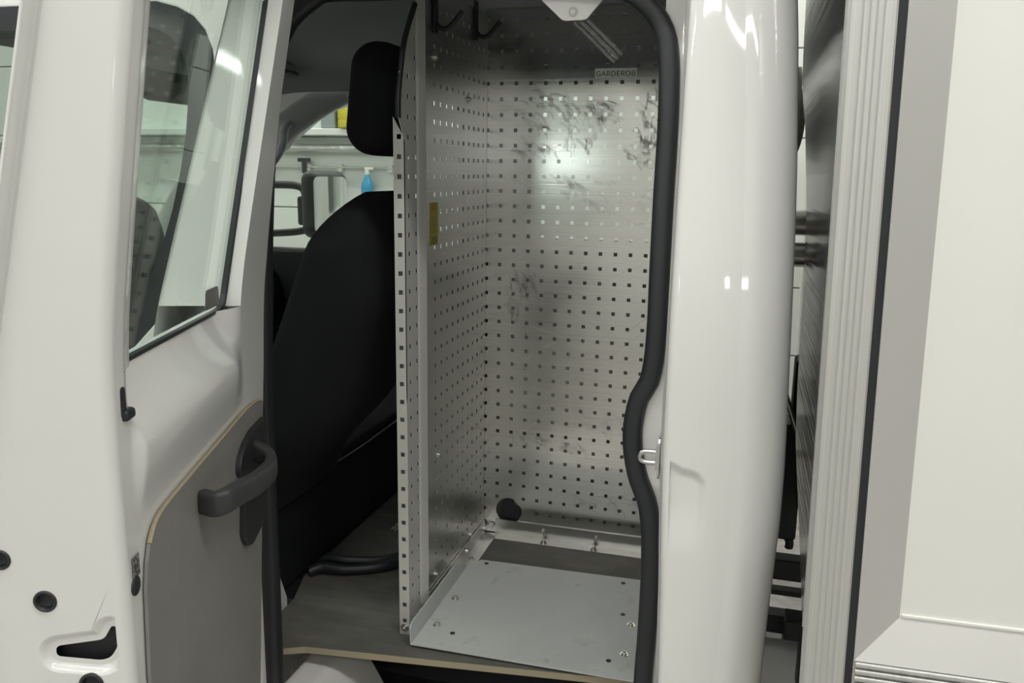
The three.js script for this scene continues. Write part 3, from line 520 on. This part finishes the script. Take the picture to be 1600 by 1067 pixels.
// ---------------------------------------------------------------- belt anchor and strip
{
  const a = mesh('belt_anchor', plate(roundPoly([[-0.345, 1.937], [-0.345, 1.927], [-0.309, 1.894], [-0.270, 1.8945], [-0.242, 1.926], [-0.242, 1.937]], [0.002, 0.002, 0.006, 0.006, 0.002, 0.002]), 0.003, [], 0.0008).translate(0, 0, -1.402), M.paint, van);
  a.userData.label = 'white plate with one screw under the roof';
  mesh('screw', bake([new THREE.CylinderGeometry(0.0078, 0.0082, 0.003, 28).rotateX(Math.PI / 2), new THREE.TorusGeometry(0.0055, 0.0012, 8, 24).translate(0, 0, 0.0018)]).translate(-0.292, 1.9075, -1.397), M.dull, a);
  const s = mesh('plastic_strip', bake([[-0.012, -0.005], [-0.004, 0.004], [0.005, 0.011]].map(([a0, b0]) => sweep([[-0.287, 1.899, -1.408], [-0.27, 1.884, -1.409], [-0.243, 1.859, -1.411], [-0.218, 1.835, -1.413]], superEllip((b0 - a0) / 2, 0.0008, 10, 0.7).map(p => [p[0] + (a0 + b0) / 2, p[1]]), [0, 0, 1], 20))), new THREE.MeshPhysicalMaterial({ color: 0xffffff, transmission: 1, roughness: 0.04, thickness: 0, ior: 1.45 }));
  tag(s, 'clear plastic strip hanging from the white anchor plate', 'strip');
}

// ---------------------------------------------------------------- driver seat
{
  const seat = thing('driver_seat', 'black cloth driver seat in front of the perforated locker', 'seat');
  // backrest: lofted rounded slab leaning back
  const bk = grid((u, v) => {
    const t = v, y = lerp(0.87, 1.605, 1 - (1 - t) ** 1.15), a = u * Math.PI * 2;
    const cx = -1.05 + 0.285 * ((y - 0.89) / 0.71), top = smooth(1, 0.80, t);
    const hz = lerp(0.09, 0.235, Math.sqrt(top)), hx = lerp(0.02, 0.058, Math.sqrt(top));
    const c = Math.cos(a), s = Math.sin(a), k = 0.55;
    return [cx + (c > 0 ? 1 + 1.6 * smooth(0.92, 1.15, y) * smooth(1.6, 1.35, y) : 1) * hx * Math.sign(c) * Math.abs(c) ** k, y, -1.71 + hz * Math.sign(s) * Math.abs(s) ** k];
  }, 48, 40, true);
  mesh('backrest', bk, M.cloth, seat);
  mesh('headrest', crease(rbox(0.12, 0.23, 0.23, 0.055, 0, 0, 0, 6), 1.2).rotateZ(-0.12).translate(-0.755, 1.795, -1.71), M.cloth, seat);
  mesh('headrest_post', new THREE.CylinderGeometry(0.007, 0.007, 0.16, 12).translate(-0.735, 1.66, -1.785), M.steel, seat);
  mesh('cushion', rspan(-1.52, -1.02, 0.90, 1.06, -1.98, -1.45, 0.06), M.cloth, seat);
  mesh('seat_base', rspan(-1.5, -1.02, 0.636, 0.90, -2.9, -1.48, 0.015), M.cloth, seat);
  mesh('seam', tube([[-1.012, 0.885, -1.5], [-1.005, 0.89, -1.8], [-1.0, 0.885, -2.05], [-1.01, 0.888, -2.6]], 0.003, 40, 6), M.handle, seat);
  mesh('side_trim', tube([[-1.0, 1.30, -1.452], [-0.985, 1.40, -1.455], [-0.955, 1.455, -1.465], [-0.93, 1.475, -1.475]], 0.007, 24, 8), M.blackPlastic, seat);
}
// crumpled black cover over the steering wheel
{
  const cn = noise2(96, 96, 5, 5, 4);
  const g = grid((u, v) => { const i = Math.round(u * 95) % 95, j = Math.round(v * 95), k = 1 + 0.22 * (cn[j * 96 + i] - 0.5) * Math.sin(v * Math.PI), a = u * 2 * Math.PI, b = v * Math.PI; return [-1.76 + 0.13 * k * Math.cos(a) * Math.sin(b) ** 0.6, 1.37 + 0.215 * k * Math.cos(b), -1.84 + 0.38 * k * Math.sin(a) * Math.sin(b) ** 0.6]; }, 95, 95, true);
  const c = mesh('crumpled_cover', g, new THREE.MeshStandardMaterial({ color: new THREE.Color().setRGB(0.008, 0.009, 0.010), roughness: 0.38 }));
  tag(c, 'black crumpled cover over the steering wheel, seen through the open door glass', 'cover');
}
// cable and plastic wrap behind the seat
{
  const c = mesh('cable', bake([tube([[-0.985, 0.668, -1.70], [-0.96, 0.675, -1.72], [-0.90, 0.67, -1.735], [-0.82, 0.67, -1.78], [-0.76, 0.672, -1.86], [-0.70, 0.672, -1.95]], 0.014, 60, 10), tube([[-0.98, 0.668, -1.735], [-0.955, 0.69, -1.745], [-0.90, 0.686, -1.755], [-0.82, 0.68, -1.80], [-0.74, 0.68, -1.9]], 0.012, 60, 10)]), M.rubber);
  tag(c, 'thick black cable lying on the plywood deck behind the driver seat', 'cable');
  const w = mesh('plastic_wrap', grid((u, v) => { const x = lerp(-0.90, -0.72, u), z = lerp(-2.0, -2.25, v); return [x, 0.657 + 0.05 * Math.sin(Math.PI * u) * Math.sin(Math.PI * v) * (0.6 + 0.4 * Math.sin(u * 19 + v * 7)) + 0.008 * Math.sin(u * 37 - v * 31) ** 2, z]; }, 40, 40), new THREE.MeshPhysicalMaterial({ color: 0xffffff, transmission: 0.7, roughness: 0.15, thickness: 0, ior: 1.4 }));
  tag(w, 'crumpled clear plastic wrap on the floor behind the seat', 'plastic');
}

// ---------------------------------------------------------------- cargo box
{
  const b = thing('cargo_box', 'white cargo box body with aluminium corner post and framed side door', 'box', [0.124, 0.65, -1.12]);
  b.rotation.z = 0.02;
  const alN = noise2(256, 1024, 40, 2, 3);
  const alTex = dataTex(256, 1024, (x, y, i) => { const v = 0.80 + 0.10 * (alN[i] - 0.5); return [v, v, v * 0.985]; }, true);
  const alum = new THREE.MeshStandardMaterial({ color: 0xffffff, map: rep(alTex, 6, 0.5), roughness: 0.42, metalness: 0.55 });
  const gloss = new THREE.MeshStandardMaterial({ color: new THREE.Color().setRGB(0.60, 0.61, 0.61), metalness: 1, roughness: 0.13, bumpMap: rep(metalBump, 1, 1), bumpScale: 0.0006 });
  const white = new THREE.MeshPhysicalMaterial({ color: new THREE.Color().setRGB(0.84, 0.835, 0.79), roughness: 0.35 });
  const Yb = 0.19, Yt = 1.75;                                         // local, base at 0.65 m
  // corner extrusion: rounded profile with shallow flutes
  const prof = [[0.03, -0.012], [0.0015, -0.012], [0.001, -0.009], [0.0025, -0.0045], [0.0065, -0.0012], [0.013, 0]];
  for (const x of [0.020, 0.028, 0.036, 0.044]) prof.push([x - 0.0015, 0], [x, -0.0008], [x + 0.0015, 0]);
  prof.push([0.056, 0], [0.0585, -0.002], [0.0585, -0.02], [0.105, -0.02]);
  mesh('corner_post', crease(grid((u, v) => { const q = prof[Math.round(u * (prof.length - 1))]; return [q[0], lerp(0.05, Yt, v), q[1]]; }, prof.length - 1, 2), 0.5), alum, b);
  mesh('gasket', span(0.0585, 0.069, 0.05, Yt, -0.02, -0.004), M.rubber, b);
  mesh('front_wall', span(0.105, 0.13, 0.05, Yt, -2.15, -0.06), white, b);
  mesh('front_sheet', bake([basis(plate([[-0.012, 0.38], [-0.1, 0.43], [-0.36, 0.54], [-0.41, 0.64], [-0.40, 0.80], [-0.46, 0.94], [-0.64, 1.09], [-0.86, 1.2], [-0.98, Yt], [-0.012, Yt]], 0.004), [0.004, 0, 0], [0, 0, 1], [0, 1, 0], [-1, 0, 0])]), gloss, b);
  // framed side door: chamfered aluminium frame, ribbed lower edge, white panel
  const d = new THREE.Group(); d.name = 'side_door'; b.add(d);
  const y0 = 0.346, y1 = 1.7, x0 = 0.069, x1 = 1.5, fw = 0.06, dp = -0.03;
  const frameMat = new THREE.MeshStandardMaterial({ color: new THREE.Color().setRGB(0.62, 0.61, 0.59), roughness: 0.4, metalness: 0.35 });
  const quadr = (A, B, C, D) => { const g = grid((u, v) => [0, 1, 2].map(k => lerp(lerp(A[k], B[k], u), lerp(D[k], C[k], u), v)), 1, 1); return g; };
  const rail = (A, B, C, D) => { const back = (p) => [p[0], p[1], -0.05]; return crease(bake([quadr(A, B, C, D), quadr(A, B, back(B), back(A)), quadr(D, C, back(C), back(D))]), 0.3); };
  const O = [[x0, y0, 0], [x1, y0, 0], [x1, y1, 0], [x0, y1, 0]], I = [[x0 + fw, y0 + fw, dp], [x1 - fw, y0 + fw, dp], [x1 - fw, y1 - fw, dp], [x0 + fw, y1 - fw, dp]];
  for (let i = 0; i < 4; i++) { const j = (i + 1) % 4; mesh('frame_rail', rail(O[i], O[j], I[j], I[i]), frameMat, d); }
  mesh('door_panel', span(x0 + fw - 0.004, x1 - fw + 0.004, y0 + fw - 0.004, y1 - fw + 0.004, dp - 0.03, dp + 0.001), white, d);
  mesh('sealant', bake([rspan(x0 + fw, x1 - fw, y0 + fw - 0.001, y0 + fw + 0.0035, dp - 0.002, dp + 0.004, 0.001)]), white, d);
  for (let k = 0; k < 6; k++) mesh('sill_rib', rspan(x0 + 0.001, x1, y0 - 0.0105 * (k + 1) + 0.0012, y0 - 0.0105 * k - 0.0012, -0.02, 0.003, 0.003), alum, d);
  mesh('sill_back', span(x0, x1, 0.05, y0, -0.03, -0.004), alum, d);
  mesh('side_wall', span(1.5, 3.2, 0.05, Yt, -0.04, -0.003), white, b);
  mesh('box_floor', span(0.11, 3.2, 0.05, 0.12, -2.14, -0.05), M.blackPlastic, b);
  mesh('far_wall', span(0.13, 3.2, 0.12, Yt, -2.15, -2.11), white, b);
  mesh('box_roof', span(0.0, 3.2, Yt, Yt + 0.05, -2.15, 0), white, b);
}
// chassis rails, step plate and pipes between cab and box
{
  mesh('chassis', bake([rspan(-1.0, 3.2, 0.478, 0.542, -2.45, -2.39, 0.006), rspan(-1.0, 3.2, 0.425, 0.440, -2.44, -2.40, 0.003), rspan(-1.0, 3.2, 0.305, 0.362, -2.45, -2.39, 0.006), rspan(0.19, 0.25, 0.25, 0.40, -2.38, -2.3, 0.006)]), M.blackPlastic, van);
  mesh('connection_box', bake([rspan(0.165, 0.222, 0.96, 1.15, -2.46, -2.36, 0.01), rspan(0.12, 0.205, 0.61, 0.96, -2.5, -2.38, 0.01), tube([[0.175, 0.63, -2.4], [0.19, 0.60, -2.4], [0.19, 0.58, -2.4]], 0.012, 12, 8), tube([[0.20, 1.13, -2.42], [0.205, 1.3, -2.45], [0.21, 1.42, -2.45]], 0.008, 16, 8)]), M.blackPlastic, van);
  mesh('brace', bake([tube([[0.12, 1.12, -2.3], [0.19, 0.93, -2.3]], 0.008, 4, 8)]), M.steel, van);
  for (const y of [1.522, 1.432]) mesh('pipe', new THREE.CylinderGeometry(0.036, 0.036, 0.2, 24).rotateZ(Math.PI / 2).translate(0.13, y, -2.5), M.steel, van);
  mesh('pressure_cap', bake([new THREE.SphereGeometry(0.11, 32, 16).scale(0.34, 1, 1).translate(0.105, 1.80, -2.5), new THREE.CylinderGeometry(0.145, 0.145, 0.008, 36).rotateZ(Math.PI / 2).translate(0.117, 1.80, -2.5)]), new THREE.MeshStandardMaterial({ color: new THREE.Color().setRGB(0.38, 0.39, 0.31), roughness: 0.5 }), van);
  mesh('mud_flap', rspan(0.05, 0.20, 0.30, 0.665, -1.74, -1.70, 0.012), M.linerTrim, van);
  mesh('flap_bracket', bake([rspan(0.165, 0.215, 0.62, 0.76, -1.66, -1.60, 0.006), new THREE.CylinderGeometry(0.018, 0.018, 0.03, 20).rotateZ(Math.PI / 2).translate(0.19, 0.70, -1.585)]), M.blackPlastic, van);
}

// ---------------------------------------------------------------- things on the far wall
{
  const shelf = mesh('wall_ledge', bake([rspan(-4.6, -1.2, 1.862, 1.905, -5.0, -4.86, 0.006)]), M.wall); tag(shelf, 'white ledge running along the far workshop wall', 'shelf');
  const foil = new THREE.MeshStandardMaterial({ color: new THREE.Color().setRGB(0.75, 0.75, 0.73), metalness: 1, roughness: 0.3, bumpMap: rep(metalBump, 6, 1), bumpScale: 0.004 });
  const p = mesh('foil_pipe', new THREE.CylinderGeometry(0.026, 0.026, 5.2, 20).rotateZ(Math.PI / 2).translate(-3.6, 1.785, -4.95), foil); tag(p, 'silver foil wrapped pipe below the white ledge', 'pipe');
  const r = thing('hook_rail', 'thin steel rail with white clips on the far wall', 'rail', [-2.6, 1.665, -4.97]);
  mesh('rail_bar', new THREE.CylinderGeometry(0.006, 0.006, 1.9, 10).rotateZ(Math.PI / 2), M.steel, r);
  for (const x of [-0.45, -0.18, 0.05, 0.40]) mesh('rail_clip', rbox(0.035, 0.05, 0.03, 0.006, x, -0.005, -0.012), M.wall, r);
  const bottle = (x, col, label, sc = 1) => {
    const t = thing('spray_bottle', label, 'bottle', [x, 1.47, -4.945]);
    mesh('bottle_body', new THREE.LatheGeometry([[0, 0], [0.036, 0], [0.04, 0.006], [0.04, 0.08], [0.034, 0.10], [0.016, 0.135], [0.014, 0.155], [0, 0.155]].map(q => new THREE.Vector2(q[0] * sc, q[1] * sc)), 24), new THREE.MeshPhysicalMaterial({ color: col, roughness: 0.25 }), t);
    mesh('bottle_cap', bake([new THREE.CylinderGeometry(0.014, 0.016, 0.03, 16).translate(0, 0.168 * sc, 0), rbox(0.06, 0.018, 0.02, 0.005, 0.015, 0.19 * sc, 0)]), M.wall, t);
  };
  bottle(-2.345, new THREE.Color().setRGB(0.03, 0.30, 0.52), 'bright blue spray bottle hanging from the wall rail');
  bottle(-2.56, new THREE.Color().setRGB(0.05, 0.13, 0.25), 'small dark blue bottle beside the door mirror', 0.75);
  const k1 = mesh('yellow_canister', new THREE.LatheGeometry([[0, 0], [0.075, 0], [0.08, 0.01], [0.08, 0.05], [0.075, 0.055], [0.08, 0.06], [0.08, 0.15], [0.05, 0.19], [0.03, 0.2], [0.03, 0.23], [0, 0.23]].map(q => new THREE.Vector2(...q)), 28).translate(-2.44, 1.905, -4.92), new THREE.MeshStandardMaterial({ color: new THREE.Color().setRGB(0.62, 0.52, 0.04), roughness: 0.4 }));
  tag(k1, 'yellow canister standing on the white ledge', 'canister');
  const k2 = mesh('grey_case', rspan(-2.63, -2.53, 1.906, 2.15, -4.98, -4.88, 0.008), new THREE.MeshStandardMaterial({ color: new THREE.Color().setRGB(0.30, 0.33, 0.32), roughness: 0.6 }));
  tag(k2, 'upright grey case on the white ledge left of the yellow canister', 'case');
  const tool = mesh('hanging_clamp', bake([rbox(0.03, 0.09, 0.02, 0.006, 0, -0.02, 0), rbox(0.09, 0.025, 0.02, 0.006, 0, 0.02, 0)]).translate(-2.80, 1.69, -4.96), M.handle); tag(tool, 'dark clamp hanging on the wall rail above the mirror', 'clamp');
}

renderer.render(scene, camera);
